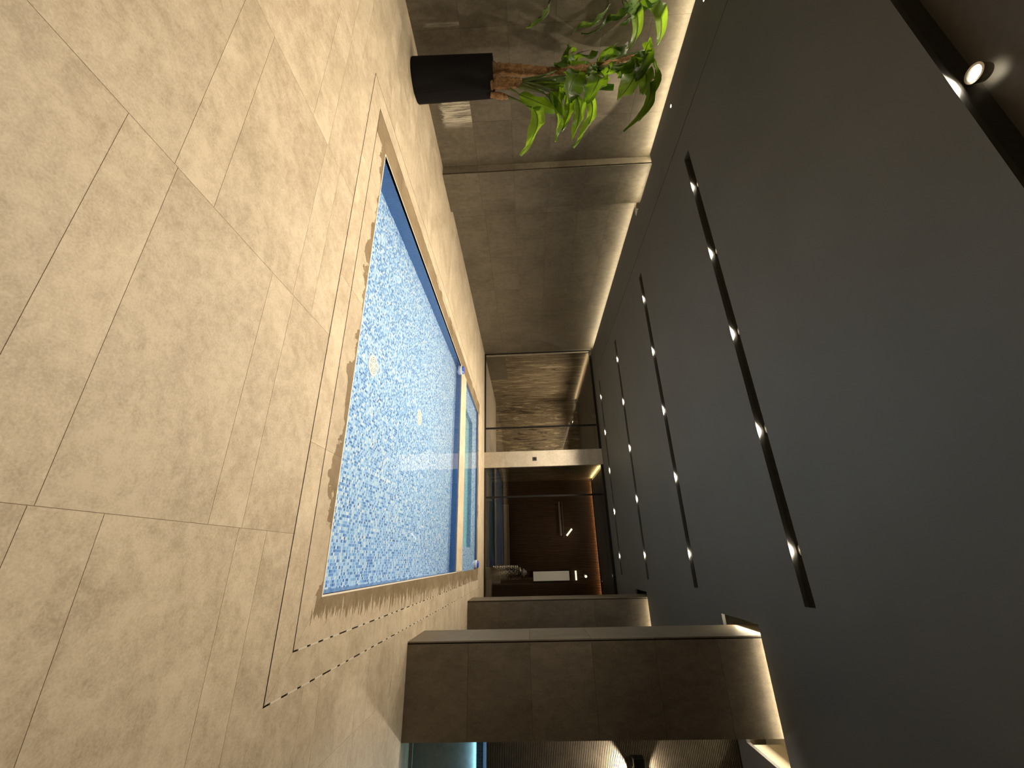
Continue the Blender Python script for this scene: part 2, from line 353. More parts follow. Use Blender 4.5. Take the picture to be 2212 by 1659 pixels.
# ------------------------------------------------------------------ floor
T = 0.012; GAP = 0.0019; GZ = -0.0010
G_OUT = (-1.890*S, 0.275*S, 1.035*S, 4.93*S)     # outer drain channel
G_IN = (-1.795*S, 0.191*S, 1.122*S, 4.82*S)      # inner drain channel
GW = 0.0085
YB = -3.2; YG = 11.68; XR = 4.1
def in_rect(x, y, R): return R[0] < x < R[1] and R[2] < y < R[3]
def in_ch(x, y, R): return in_rect(x, y, (R[0]-GW/2, R[1]+GW/2, R[2]-GW/2, R[3]+GW/2)) and not in_rect(x, y, (R[0]+GW/2, R[1]-GW/2, R[2]+GW/2, R[3]-GW/2))
gxs = [q+d for R_ in (G_OUT, G_IN) for q in R_[:2] for d in (-GW/2, GW/2)]; gys = [q+d for R_ in (G_OUT, G_IN) for q in R_[2:] for d in (-GW/2, GW/2)]
floor = slab('floor', [WX-.1, XR, POOL1[0], POOL1[1], POOL2[1]]+gxs, [YB, 16.5, POOL1[2], POOL1[3], POOL2[2], POOL2[3]]+gys,
             lambda x, y: not in_rect(x, y, POOL1) and not in_rect(x, y, POOL2) and not in_ch(x, y, G_OUT) and not in_ch(x, y, G_IN), -0.06, GZ-0.0005, GROUT_M)
tag(floor, 'warm beige stone tiled floor around the pool', kind='structure')
blocks = [(PA[0], PA[1], PA[2], PA[3]), (PB[0], PB[1], PB[2], PB[3]), (WX-1, PX, PY0, PY1)]
def floor_tile(R, mm=FLOOR_M, name='floor_tile', holes=(), z=0.0):
    rs = rect_minus((R[0]+GAP/2, R[1]-GAP/2, R[2]+GAP/2, R[3]-GAP/2), holes)
    if not rs: return
    bm = bmesh.new()
    for r in rs: add_box(bm, (r[0], r[2], z-T), (r[1], r[3], z))
    o = from_bm(name, bm, mm, floor); return o
holes = [(G_OUT[0]-GW/2, G_OUT[1]+GW/2, G_OUT[2]-GW/2, G_OUT[3]+GW/2)] + blocks
cols = [(-0.15+1.2*k, -0.15+1.2*(k+1)) for k in range(-5, 4)]
for ci, (x0, x1) in enumerate(cols):
    x0, x1 = max(x0, WX), min(x1, XR)
    if x1-x0 < 0.05: continue
    off = 1.995 if (ci % 2 == 1) else 1.81     # start of a wide band
    # k-th wide band starts at off-1.6...: pattern 0.6 wide then 0.2 narrow
    y = off-0.8*4; 
    while y < YG:
        for w_ in (0.6, 0.2):
            ya, yb = max(y, YB+2.4), min(y+w_, YG)
            if yb-ya > 0.01: floor_tile((x0, x1, ya, yb), holes=holes)
            y += w_
box('floor_slab', (WX, YB, -T), (XR, YB+2.4-GAP, 0), FLOOR_M, floor)
box('floor_slab', (WX, YG+0.08, -T), (XR, 16.4, 0), PALE_M, floor)
# border ring between the channels: mitred strips
def quad_prism(name, q, z0, z1, m, parent):
    bm = bmesh.new(); lo = [bm.verts.new((x, y, z0)) for x, y in q]; hi = [bm.verts.new((x, y, z1)) for x, y in q]
    bm.faces.new(hi); bm.faces.new(lo[::-1])
    for i in range(4): bm.faces.new((lo[i], lo[(i+1) % 4], hi[(i+1) % 4], hi[i]))
    bmesh.ops.recalc_face_normals(bm, faces=bm.faces[:])
    return from_bm(name, bm, m, parent)
def ring(Ro, Ri, m, name, ysplits, xsplits):
    g = GAP/2
    # right and left legs, mitred at the corners
    for s_, (xo, xi) in (('r', (Ro[1], Ri[1])), ('l', (Ro[0], Ri[0]))):
        ys = [None]+list(ysplits)+[None]
        for a, b_ in zip(ys, ys[1:]):
            lo_o = Ro[2] if a is None else a; lo_i = Ri[2] if a is None else a
            hi_o = Ro[3] if b_ is None else b_; hi_i = Ri[3] if b_ is None else b_
            quad_prism(name, [(xo, lo_o+g), (xi, lo_i+g), (xi, hi_i-g), (xo, hi_o-g)], -T, 0, m, floor)
    for yo, yi in ((Ro[2], Ri[2]), (Ro[3], Ri[3])):
        xs = [None]+list(xsplits)+[None]
        for a, b_ in zip(xs, xs[1:]):
            lo_o = Ro[0] if a is None else a; lo_i = Ri[0] if a is None else a
            hi_o = Ro[1] if b_ is None else b_; hi_i = Ri[1] if b_ is None else b_
            quad_prism(name, [(lo_o+g, yo), (hi_o-g, yo), (hi_i-g, yi), (lo_i+g, yi)], -T, 0, m, floor)
def inset(R, d): return (R[0]+d, R[1]-d, R[2]+d, R[3]-d)
ring(inset(G_OUT, GW/2), inset(G_IN, -GW/2), FLOOR_M, 'border_tile', [3.15, 4.35, 5.55, 6.75, 7.95, 9.15], [-3.05, -1.85, -0.65])
CO = inset(G_IN, GW/2); CI = (POOL1[0]-0.012, POOL1[1]+0.012, POOL1[2]-0.012, POOL2[3]+0.012)
ring(CO, CI, COPE_M, 'coping_tile', [3.15, 4.35, 5.55, 6.75, 7.95, 9.15], [-3.05, -1.85, -0.65])

# ------------------------------------------------------------------ drain channels with little clips
def channel(R, label, side_only):
    c = empty('drain_channel', (R[1], R[2], 0), label, 'drain channel')
    slab('channel_bed', [R[0]-GW/2, R[0]+GW/2, R[1]-GW/2, R[1]+GW/2], [R[2]-GW/2, R[2]+GW/2, R[3]-GW/2, R[3]+GW/2],
         lambda x, y: not in_rect(x, y, inset(R, GW/2)), -0.0598, -0.040, DARKG_M, c)
    bm = bmesh.new(); add_box(bm, (-0.0042, -0.045, -0.008), (0.0042, 0.045, -0.0004)); me = None
    y = R[2]+0.1
    while y < R[3]-0.1:
        if me is None: o = from_bm('clip', bm, GRC_M, c); me = o.data
        else: o = obj('clip', me, None, c)
        o.location = (R[1], y, 0); o.matrix_parent_inverse = c.matrix_basis.inverted(); y += random.choice((0.13, 0.15, 0.2))
    return c
channel(G_OUT, 'outer dark slot drain running round both pools', True)
channel(G_IN, 'inner dark slot drain nearest the pool coping', True)

# ------------------------------------------------------------------ pools
WL = -0.013
def pool(name, R, depth, label, wallm, floorm, lip=True):
    p = empty(name, ((R[0]+R[1])/2, (R[2]+R[3])/2, -depth), label, 'pool')
    t = 0.05
    bf = box('basin_floor', (R[0]-t, R[2]-t, -depth-t), (R[1]+t, R[3]+t, -depth), floorm, p)
    ws = [box('basin_wall', (R[0]-t, R[2]-t, -depth), (R[0], R[3]+t, -0.0125), wallm, p), box('basin_wall', (R[1], R[2]-t, -depth), (R[1]+t, R[3]+t, -0.0125), wallm, p),
          box('basin_wall', (R[0], R[2]-t, -depth), (R[1], R[2], -0.0125), wallm, p), box('basin_wall', (R[0], R[3], -depth), (R[1], R[3]+t, -0.0125), wallm, p)]
    bm = bmesh.new()
    nx = 8; ny = 8
    vs = [[bm.verts.new((R[0]-0.001+(R[1]-R[0]+.002)*i/nx, R[2]-0.001+(R[3]-R[2]+.002)*j/ny, WL)) for j in range(ny+1)] for i in range(nx+1)]
    for i in range(nx):
        for j in range(ny): bm.faces.new((vs[i][j], vs[i+1][j], vs[i+1][j+1], vs[i][j+1]))
    wt = from_bm('water', bm, WATER_M, p, smooth=True)
    wt.cycles.is_caustics_caster = True
    for o in [bf]+ws: o.cycles.is_caustics_receiver = True
    return p, wt
P1D = 0.55
p1, w1 = pool('swimming_pool', POOL1, P1D, 'large square pool with pale blue mosaic bottom and dark blue walls', MOSD_M, MOS_M)
p2, w2 = pool('whirlpool', POOL2, 0.75, 'small narrow mosaic pool with benches beyond the large pool', MOSD_M, MOST_M)
bench = slab('bench', [POOL2[0], POOL2[0]+0.52, POOL2[1]-0.45, POOL2[1]], [POOL2[2], POOL2[3]-0.72, POOL2[3]],
             lambda x, y: not (POOL2[0]+0.52 < x < POOL2[1]-0.45 and y < POOL2[3]-0.72), -0.75, -0.28, MOS_M, p2)
bench.cycles.is_caustics_receiver = True
# lip tile round the basins (pale trim) and the dividing wall top
divd = box('trim_1', (POOL1[0]+0.002, POOL1[3]+0.052, -0.3), (POOL1[1]-0.002, POOL2[2]-0.052, -0.06), MOSD_M); tag(divd, kind='structure')
dm = box('coping_tile', (POOL1[0]+0.002, POOL1[3]-0.01, -T), (-1.85-GAP/2, POOL2[2]+0.01, 0.0), FLOOR_M, floor)
dm = box('coping_tile', (-1.85+GAP/2, POOL1[3]-0.01, -T), (POOL1[1]-0.002, POOL2[2]+0.01, 0.0), FLOOR_M, floor)
for R, nm in ((POOL1, p1), (POOL2, p2)):
    slab('edge_trim', [R[0]-0.011, R[0], R[1], R[1]+0.011], [R[2]-0.011, R[2], R[3], R[3]+.011], lambda x, y: not in_rect(x, y, R), -0.0124, 0.0008, TRIM_M, nm) if R is POOL1 else None
# bottom drains
def pool_drain(x, y):
    c = empty('pool_drain', (x, y, -P1D+0.012), None, 'drain')
    bm = bmesh.new(); lathe(bm, [(0.108, -0.012), (0.108, -0.004), (0.10, 0.0), (0.02, 0.003)], n=36); dsk = from_bm('grate', bm, DRAIN_M, c); dsk.location = (x, y, -P1D+0.012); dsk.matrix_parent_inverse = c.matrix_basis.inverted()
    bm = bmesh.new()
    for k in range(8):
        for rr in (0.035, 0.055, 0.074):
            a0 = k*math.pi/4+0.12; a1 = (k+1)*math.pi/4-0.12; vs = []
            for q, r_ in ((0, rr), (1, rr), (2, rr), (2, rr+0.007), (1, rr+.007), (0, rr+.007)):
                a = a0+(a1-a0)*q/2; vs.append(bm.verts.new((x+r_*math.cos(a), y+r_*math.sin(a), -P1D+0.0155)))
            bm.faces.new(vs)
    g_ = from_bm('slot', bm, DRAIND_M, c); g_['kind'] = 'stuff'
    for o in (dsk, g_): o.cycles.is_caustics_receiver = True
    return c
d1 = pool_drain(-1.75, 3.49); d1['label'] = 'round cream grate on the pool bottom, nearer the front edge'; d1['group'] = 'round bottom grates'
d2 = pool_drain(-1.75, 5.08); d2['label'] = 'round cream grate on the pool bottom, nearer the far wall'; d2['group'] = 'round bottom grates'
# floating dispensers
def floater(x, y, z, label):
    c = empty('chlorine_floater', (x, y, z), label, 'pool float', 'blue and white floats')
    for nm, prof, mm in (('body', [(0.06, -0.09), (0.075, -0.06), (0.085, -0.03), (0.092, -0.022), (0.092, 0.03), (0.086, 0.036)], WHITEP_M),
                         ('cap', [(0.083, 0.0361), (0.083, 0.05), (0.07, 0.062), (0.045, 0.070), (0.01, 0.072)], BLUEP_M)):
        bm = bmesh.new(); lathe(bm, prof, n=32); o = from_bm(nm, bm, mm, c, smooth=False); o.location = (x, y, z); o.matrix_parent_inverse = c.matrix_basis.inverted()
floater(POOL1[0]+0.10, POOL1[3]-0.10, -0.012, 'blue and white float in the far left corner of the large pool')
floater(POOL2[1]-0.11, POOL2[3]-0.11, -0.012, 'blue and white float at the right end of the small far pool')

# ------------------------------------------------------------------ ceiling
slots = [(-2.16*S, 0.185*S, (yf-(0.065 if yf > 1 else 0.20))*S, yf*S) for yf in SLOT_FAR]
GX0, GX1 = -2.343*S, -2.343*S+0.012
cxs = [WX+0.19, PX+0.22, GX0, GX1, -2.16*S, 0.185*S, PA[0]-0.10, PB[0]-0.09, 0.83*S, XR]
cys = [YB, YG-0.02, PA[2]-0.035, PA[3]+0.1, PB[2]-0.045, PB[3]+.08, PY0-0.18, PY1+0.1, 5.02*S]
for s_ in slots: cys += [s_[2], s_[3]]
def ceil_fill(x, y):
    if any(in_rect(x, y, s_) for s_ in slots): return False
    if GX0 < x < GX1 and y < 5.02*S: return False
    if x < PX+0.22 and PY0-0.18 < y < PY1+0.1: return False
    if PA[0]-0.10 < x < 0.83*S and PA[2]-0.035 < y < PA[3]+0.1: return False
    if PB[0]-0.09 < x and PB[2]-0.045 < y < PB[3]+.08: return False
    if x > PA[0]-0.0 and False: return False
    if x > 0.83*S and PA[2]-0.035 < y < PA[2]+0.0: return False
    return True
cys.append(PA[2])
ceiling = slab('ceiling', cxs, cys, ceil_fill, H, H+0.035, CEIL_M); tag(ceiling, 'dark charcoal ceiling with recessed light slots', kind='structure')
# backing of the slots and of the cove
for s_ in slots:
    bm = bmesh.new(); x0, x1, y0, y1 = s_[0]-.004, s_[1]+.004, s_[2]-.004, s_[3]+.004; z0, z1 = H+0.034, H+0.16
    add_box(bm, (x0, y0, z1), (x1, y1, z1+.01)); add_box(bm, (x0-.01, y0-.01, z0), (x1+.01, y0, z1)); add_box(bm, (x0-.01, y1, z0), (x1+.01, y1+.01, z1))
    add_box(bm, (x0-.01, y0, z0), (x0, y1, z1)); add_box(bm, (x1, y0, z0), (x1+.01, y1, z1))
    from_bm('slot_recess', bm, SLOT_M, ceiling)
box('joint_backing', (GX0-.005, YB, H+0.036), (GX1+.005, 5.02*S, H+0.04), DARKG_M, ceiling)
slab('cove_top', [WX-.1, XR], [YB, YG+.05], lambda x, y: True, H+0.36, H+0.38, COVE_M, ceiling)
# upstands that hold the light in the coves
box('cove_upstand', (WX+0.205, YB, H+0.036), (WX+0.215, PY0-0.2, H+0.36), COVE_M, ceiling)
box('cove_upstand', (WX+0.205, PY1+0.12, H+0.036), (WX+0.215, YG-0.04, H+0.36), COVE_M, ceiling)
box('cove_upstand', (PX+0.235, PY0-0.2, H+0.036), (PX+0.245, PY1+0.12, H+0.36), COVE_M, ceiling)
box('cove_upstand', (0.84*S, PA[2]+0.006, H+0.036), (0.85*S, PA[3]+0.1, H+0.36), COVE_M, ceiling)
box('cove_upstand', (PA[0]-0.16, PA[2]-0.11, H+0.036), (PA[0]-0.15, PA[3]+0.16, H+0.36), COVE_M, ceiling)
box('cove_upstand', (PA[0]-0.15, PA[2]-0.11, H+0.036), (XR, PA[2]-0.10, H+0.36), COVE_M, ceiling)
box('ceiling', (WX+0.13, YG+0.10, H+0.0), (XR, 16.4, H+0.03), CEIL_M)['kind'] = 'structure'
for o in C.objects:
    if o.name == 'ceiling.001': o.name = 'trim_2'
# spotlights
names = ['leftmost', 'second from the left', 'middle', 'second from the right', 'rightmost']
rows = {0.63: 'overhead slot in the top right corner', 1.745: 'first long ceiling slot', 2.85: 'second ceiling slot', 3.955: 'third ceiling slot', 5.06: 'farthest ceiling slot by the glass wall'}
proto = None
def make_spot():
    c = empty('spotlight', (0, 0, 0))
    bm = bmesh.new(); n = 28
    lathe(bm, [(0.030, 0.004), (0.034, -0.002), (0.045, -0.002), (0.046, 0.0), (0.046, 0.008), (0.040, 0.05), (0.030, 0.05)], n=n, cap=False); from_bm('housing', bm, STEEL_M, c)
    bm = bmesh.new(); lathe(bm, [(0.030, 0.006), (0.022, 0.003), (0.008, 0.002)], n=n); from_bm('lens', bm, LENS_M, c, smooth=True)
    return c
for yf in SLOT_FAR:
    for i, xs in enumerate(SPOT_X):
        if proto is None: proto = make_spot(); o = proto
        else:
            o = proto.copy(); C.objects.link(o)
            for ch in proto.children: k = ch.copy(); C.objects.link(k); k.parent = o
        o.location = (xs*S, yf*S-0.050, H+0.066)
        tag(o, '%s round spotlight in the %s' % (names[i], rows[yf]), 'spotlight', 'spotlights in the ceiling slots')
for k, (yv, nm) in enumerate(((1.19, 'tiny round downlight above the plant at the picture edge'), (1.73, 'tiny round downlight in the ceiling margin past the plant top'))):
    c = empty('downlight', (-2.629*S, yv*S, H), nm, 'downlight', 'tiny margin downlights')
    bm = bmesh.new(); lathe(bm, [(0.024, 0.0), (0.026, -0.004), (0.018, -0.004), (0.018, 0.0)], n=20, cap=False); o = from_bm('bezel', bm, STEEL_M, c); o.location = c.location; o.matrix_parent_inverse = c.matrix_basis.inverted()
    bm = bmesh.new(); lathe(bm, [(0.0175, 0.0), (0.0175, -0.002)], n=20); o = from_bm('lens', bm, LENS_M, c); o.location = c.location; o.matrix_parent_inverse = c.matrix_basis.inverted()

# ------------------------------------------------------------------ walls
def wall(name, lo, hi, m, label=None):
    o = box(name, lo, hi, m); tag(o, label, kind='structure'); return o
TW = 0.012
wl = wall('wall_left', (WX-0.12, YB, -0.05), (WX-TW, 16.4, H+0.36), GROUT_M, 'grey brown stone clad wall on the left')
ZC = [0, 0.6, 1.2, 1.8, 2.4, 3.0, H+0.35]
def clad_y(x, y0, y1, parent, m, start, wdt=1.2, nm='wall_tile', face=1, zc=ZC, g=0.0022):
    y = start
    while y < y1:
        a, b_ = max(y, y0), min(y+wdt, y1)
        if b_-a > 0.02:
            for z0, z1 in zip(zc, zc[1:]):
                lo = (x-TW if face > 0 else x, a+g/2, z0+g/2); hi = (x if face > 0 else x+TW, b_-g/2, z1-g/2)
                box(nm, lo, hi, m, parent)
        y += wdt
def clad_x(y, x0, x1, parent, m, start, wdt=1.2, nm='wall_tile', face=-1, zc=ZC, g=0.0022):
    x = start
    while x < x1:
        a, b_ = max(x, x0), min(x+wdt, x1)
        if b_-a > 0.02:
            for z0, z1 in zip(zc, zc[1:]):
                lo = (a+g/2, y if face < 0 else y-TW, z0+g/2); hi = (b_-g/2, y+TW if face < 0 else y, z1-g/2)
                box(nm, lo, hi, m, parent)
        x += wdt
clad_y(WX, 0.9, PY0, wl, WALL_M, 4.11-3.6)
clad_y(WX, PY1, YG, wl, WALL_M, 5.95-1.2)
box('wall_slab', (WX-TW, YB, 0), (WX, 0.9, H+.35), WALL_M, wl)
pier = box('trim_3', (WX-TW, PY0+TW, 0), (PX-TW, PY1-TW, H+0.355), DARKG_M); tag(pier, 'stone clad pier standing proud of the left wall', kind='structure')
clad_y(PX, PY0, PY1, pier, WALL_M, PY0)
clad_x(PY0, WX+0.002, PX-TW-0.026, pier, WALL_M, WX, face=-1)
clad_x(PY1, WX+0.002, PX-TW, pier, WALL_M, WX, face=1)
wall('wall_back', (WX, YB-0.12, 0), (XR, YB, H+.36), WALL_M)
wall('wall_right', (XR, YB, 0), (XR+0.12, 16.4, H+.36), WALL_M)
def pillar(R, label):
    c = empty('pillar', ((R[0]+R[1])/2, (R[2]+R[3])/2, 0), label, 'pillar')
    box('core', (R[0]+TW, R[2]+TW, 0), (R[1]-TW, R[3]-TW, H+0.355), DARKG_M, c)
    clad_x(R[2], R[0]+TW+0.012, R[1], c, PILL_M, R[0]+TW+0.012, 2, 'cladding_tile')
    clad_y(R[0], R[2], R[3], c, PILL_M, R[2], 2, 'cladding_tile', face=-1)
    clad_y(R[1], R[2]+TW, R[3], c, PILL_M, R[2]+TW, 2, 'cladding_tile', face=1)
    clad_x(R[3], R[0]+TW, R[1]-TW, c, PILL_M, R[0]+TW, 2, 'cladding_tile', face=1)
    return c
pillar(PA, 'large stone clad pillar nearest the camera on the right of the pool')
pillar(PB, 'farther stone clad pillar just before the glass wall')

# ------------------------------------------------------------------ alcove right of the near pillar
ax0 = PA[1]+0.02
ay = 2.30*S
tub = empty('raised_tub', (3.2, ay, 0), 'raised tub front washed with turquoise light beside the near pillar', 'tub')
TEAL_M, nt, b = mat('tub_panel', Roughness=0.35)
L(nt, ramp(nt, noise(nt, pos(nt), 25), [(0.3, (0.20, 0.24, 0.24)), (0.7, (0.26, 0.30, 0.30))]), b.inputs['Base Color'])
box('plinth', (PA[1]+.002, ay-0.02, 0), (XR-.002, ay+0.3, 0.035), PALE_M, tub)
box('front_panel', (PA[1]+.002, ay+0.01, 0.035), (XR-.002, ay+0.06, 0.66), TEAL_M, tub)
box('rim', (PA[1]+.002, ay-0.035, 0.66), (XR-.002, ay+0.28, 0.72), MOSD_M, tub)
strip((PA[1]+.04, ay-0.012, 0.652), (XR-.04, ay-0.012, 0.652), 1.6, wdt=0.012, color=(0.45, 0.85, 1.0))
fw_y = 2.62*S
rib = empty('wall_far', (3, fw_y, 0), 'ribbed stone wall behind the tub', kind='structure')
bm = bmesh.new(); z = 0.5; n_ = 0
while z < H-0.02:
    add_box(bm, (PA[1]+.0, fw_y, z), (XR-.002, fw_y+0.006+0.008, z+0.012)); z += 0.019
o = from_bm('rib', bm, PILL_M, rib); o['kind'] = 'stuff'
box('backing', (PA[1], fw_y+0.012, 0), (XR-.002, fw_y+0.06, H+0.3), PILL_M, rib)
tag(box('trim_8', (PA[1]-0.15, PA[3]+.002, 0), (PA[1]-.002, fw_y+0.06, H+0.3), PILL_M), 'unseen wall added behind the near pillar to keep lamp light in the alcove', kind='structure')  # hidden wall added so the wall lamp does not spill over the pool
fz_ = 2.30
lampx = 2.07
wlmp = empty('wall_lamp', (lampx, fw_y, fz_), 'dark wall lamp glowing up and down on the ribbed wall', 'wall lamp')
bm = bmesh.new(); add_box(bm, (lampx-0.11, fw_y-0.09, fz_-0.06), (lampx+0.11, fw_y-0.001, fz_+0.06)); bevel(bm, 0.006, 2); from_bm('body', bm, BLACK_M, wlmp)
for sgn, en in ((-1, 80), (1, 9)):
    o = light('wall_lamp_light', 'SPOT', (lampx, fw_y-0.07, fz_+sgn*0.07), en, (1, .86, .68), spot_size=math.radians(110), spot_blend=0.25, shadow_soft_size=0.02)
    o.rotation_euler = (0, 0, 0) if sgn < 0 else (math.pi, 0, 0)
    bm = bmesh.new(); lathe(bm, [(0.03, 0), (0.03, 0.003*sgn)], (lampx, fw_y-0.045, fz_+sgn*0.061), 16); from_bm('lens', bm, WHITEP_M, wlmp)

# ------------------------------------------------------------------ glass wall at the far end
GY = 5.42*S
gw = empty('window_1', (-2.6, GY, 0), 'black framed floor to ceiling glass wall at the far end', kind='structure')
XG0, XG1 = WX+0.02, 1.45
XP0, XP1 = -1.335*S, -1.125*S
def fr(lo, hi, nm='frame'): return box(nm, lo, hi, BLACK_M, gw, 0.002)
fr((XG0, GY-0.03, 0.0), (XP0, GY+0.03, 0.045)); fr((XP1, GY-0.03, 0.0), (XG1, GY+0.03, 0.03))
fr((XG0, GY-0.03, H-0.07), (XP0, GY+0.03, H-0.001)); fr((XP1, GY-0.03, H-0.07), (XG1, GY+0.03, H-0.001))
fr((XG0, GY-0.04, 0.045), (XG0+0.05, GY+0.03, H-0.07)); 
box('jamb', (WX+0.001, GY-0.06, 0.001), (XG0+0.02, GY-0.04, H-0.001), STEEL_M, gw)
box('jamb', (XG0+0.052, GY-0.034, 0.046), (XG0+0.085, GY+0.03, H-0.072), PALE_M, gw)
for xm in (-1.672*S, -0.742*S): fr((xm-0.025, GY-0.025, 0.046), (xm+0.025, GY+0.025, H-0.071), 'mullion')
for a, b_ in ((XG0+0.086, -1.672*S-0.026), (-1.672*S+0.026, XP0-0.002), (XP1+0.03, -0.742*S-0.026), (-0.742*S+0.026, XG1)):
    box('pane', (a, GY-0.006, 0.046), (b_, GY+0.006, H-0.071), GLASS_M, gw)
post = empty('column', ((XP0+XP1)/2, GY, 0), 'pale stone column with a small square plate between the glass panes', 'column')
box('core', (XP0+0.012, GY-0.018, 0), (XP1-0.012, GY+0.25, H), GROUT_M, post)
for z0, z1 in zip([0, 0.6, 1.2, 1.8, 2.4, 3.0], [0.6, 1.2, 1.8, 2.4, 3.0, H]):
    box('cladding_tile', (XP0, GY-0.03, z0+.001), (XP1, GY-0.018, z1-.001), POST_M, post)
sw = empty('wall_switch', (-1.225*S, GY-0.03, 1.46), 'small dark square control plate on the pale column', 'switch')
bm = bmesh.new(); add_box(bm, (-1.225*S-.055, GY-0.040, 1.41), (-1.225*S+.055, GY-0.0301, 1.52)); bevel(bm, .004, 2); from_bm('plate', bm, SEAT_M, sw)
bm = bmesh.new(); add_box(bm, (-1.225*S-.03, GY-0.044, 1.44), (-1.225*S+.03, GY-0.0401, 1.49)); from_bm('screen', bm, BLACK_M, sw)

# ------------------------------------------------------------------ corridor behind the glass
BY = 16.2
wb = wall('trim_4', (WX, BY+TW, 0), (-2.45, BY+0.12, H), GROUT_M, 'travertine clad end wall of the corridor')
x = WX
for k in range(4):
    xe = min(x+0.95, -2.46)
    for z0, z1 in ((0, 0.34), (0.34, 3.0), (3.0, H)):
        box('wall_tile', (x+.001, BY, z0+.001), (xe-.001, BY+TW, z1-.001), TRAV_M, wb)
    x = xe
wc = wall('trim_5', (-2.63, GY+0.26, 0), (-2.45, BY, H), TRAV_M, 'partition between corridor and lounge')
box('wall_tile', (WX-0.002, 11.85, 0), (WX+0.01, 13.8, 0.63), WALL_M, wl)
box('wall_tile', (WX-0.002, 11.85, 0.635), (WX+0.004, 13.8, H-0.1), TRAV_M, wl)
box('wall_tile', (WX-0.002, 13.81, 0.0), (WX+0.002, BY, H-0.1), TRAV_M, wl)

# ------------------------------------------------------------------ lounge behind the glass
SY = 14.15
box('cove_cover', (WX-.1, YG+.12, H+0.14), (WX+.13, 16.4, H+0.16), COVE_M, wl)
sl = empty('trim_6', (-.6, SY, 0), 'dark wooden slat wall of the lounge', kind='structure')
box('backing', (-2.45, SY+0.035, 0), (1.5, SY+0.08, H-0.005), DARKG_M, sl)
box('valance', (-2.44, 14.045, H-0.04), (1.5, 14.06, H-0.003), BLACK_M, sl)
me = None; x = -2.44
while x < 1.48:
    if me is None: o = box('slat', (-0.014, 0, 0.02), (0.014, 0.034, H-0.02), WOOD_M, sl); me = o.data
    else: o = obj('slat', me, None, sl)
    o.location = (x, SY, 0); o.matrix_parent_inverse = sl.matrix_basis.inverted(); x += 0.046
wall('trim_7', (1.5, GY+0.05, 0), (1.6, BY, H), WOOD_M, 'side wall of the lounge')
ld = empty('daybed', (-0.6, 13.0, 0), 'long low daybed with blue base and pale back ledge behind the glass', 'daybed')
bm = bmesh.new(); add_box(bm, (-1.6, 12.45, 0.0), (0.35, 13.3, 0.20)); bevel(bm, .02, 2); from_bm('base', bm, SEATB_M, ld)
bm = bmesh.new(); add_box(bm, (-1.6, 12.55, 0.202), (0.30, 13.3, 0.44)); bevel(bm, .05, 3); from_bm('cushion', bm, SEAT_M, ld)
bm = bmesh.new(); add_box(bm, (-1.6, 13.302, 0.0), (0.45, 13.42, 0.60)); bevel(bm, .01, 2); from_bm('ledge', bm, PALE_M, ld)
# reflections in the glass, built as solid bars, tubes and a glowing panel
pn = empty('doorway_reflection', (0.42, 14.1, 1.2), 'narrow glowing panel standing in for a reflected doorway above the tall ornament', 'panel')  # added panel in place of a lit doorway mirrored in the glass
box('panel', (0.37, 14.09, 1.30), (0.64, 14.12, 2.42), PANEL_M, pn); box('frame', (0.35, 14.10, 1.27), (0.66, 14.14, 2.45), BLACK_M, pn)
lb = empty('light_bar_reflection', (0.5, 14.1, 2.6), 'short white bar above the panel standing in for a reflected light', 'light')  # added bar in place of a mirrored strip of light
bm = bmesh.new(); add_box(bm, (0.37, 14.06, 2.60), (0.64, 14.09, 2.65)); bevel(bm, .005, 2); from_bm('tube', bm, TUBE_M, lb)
box('holder', (0.45, 14.0905, 2.61), (0.56, 14.1495, 2.64), BLACK_M, lb)
rl = empty('rail_reflection', (-1.1, 14.1, 2.2), 'long pale horizontal rail standing in for bars reflected in the glass', 'rail')  # added rail in place of pale bars mirrored in the glass
bm = bmesh.new(); add_box(bm, (-1.72, 14.05, 2.22), (-0.66, 14.08, 2.27)); bevel(bm, .006, 2); from_bm('bar', bm, STEEL_M, rl)
bm = bmesh.new(); add_box(bm, (-1.72, 14.06, 2.33), (-0.62, 14.08, 2.345)); from_bm('thin_bar', bm, STEEL_M, rl)
for xx in (-1.6, -1.2, -0.8):
    bm = bmesh.new(); add_box(bm, (xx-.01, 14.08, 2.22), (xx+.01, 14.15, 2.34)); from_bm('bracket', bm, BLACK_M, rl)
tl = empty('slanted_tube_reflection', (-0.72, 14.0, 2.45), 'short slanted bright tube standing in for a light reflected in the glass', 'lamp')  # added tube copies a slanted reflection, no lamp hangs here
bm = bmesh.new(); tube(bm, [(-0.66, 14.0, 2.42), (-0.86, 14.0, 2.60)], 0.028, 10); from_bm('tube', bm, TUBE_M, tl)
bm = bmesh.new(); tube(bm, [(-0.76, 14.01, 2.51), (-0.76, 14.14, 2.51)], 0.012, 8); from_bm('arm', bm, BLACK_M, tl)
rp = at(1265, 1245, 12.75)
rlm = empty('round_reflection', (rp.x, 14.14, rp.z), 'small round bright disc standing in for a reflected light high on the slat wall', 'lamp')  # added disc copies a bright dot mirrored in the glass
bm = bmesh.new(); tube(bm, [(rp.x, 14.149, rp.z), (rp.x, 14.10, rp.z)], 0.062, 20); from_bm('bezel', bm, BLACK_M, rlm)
bm = bmesh.new(); tube(bm, [(rp.x, 14.0995, rp.z), (rp.x, 14.095, rp.z)], 0.04, 20); from_bm('lens', bm, TUBE_M, rlm)
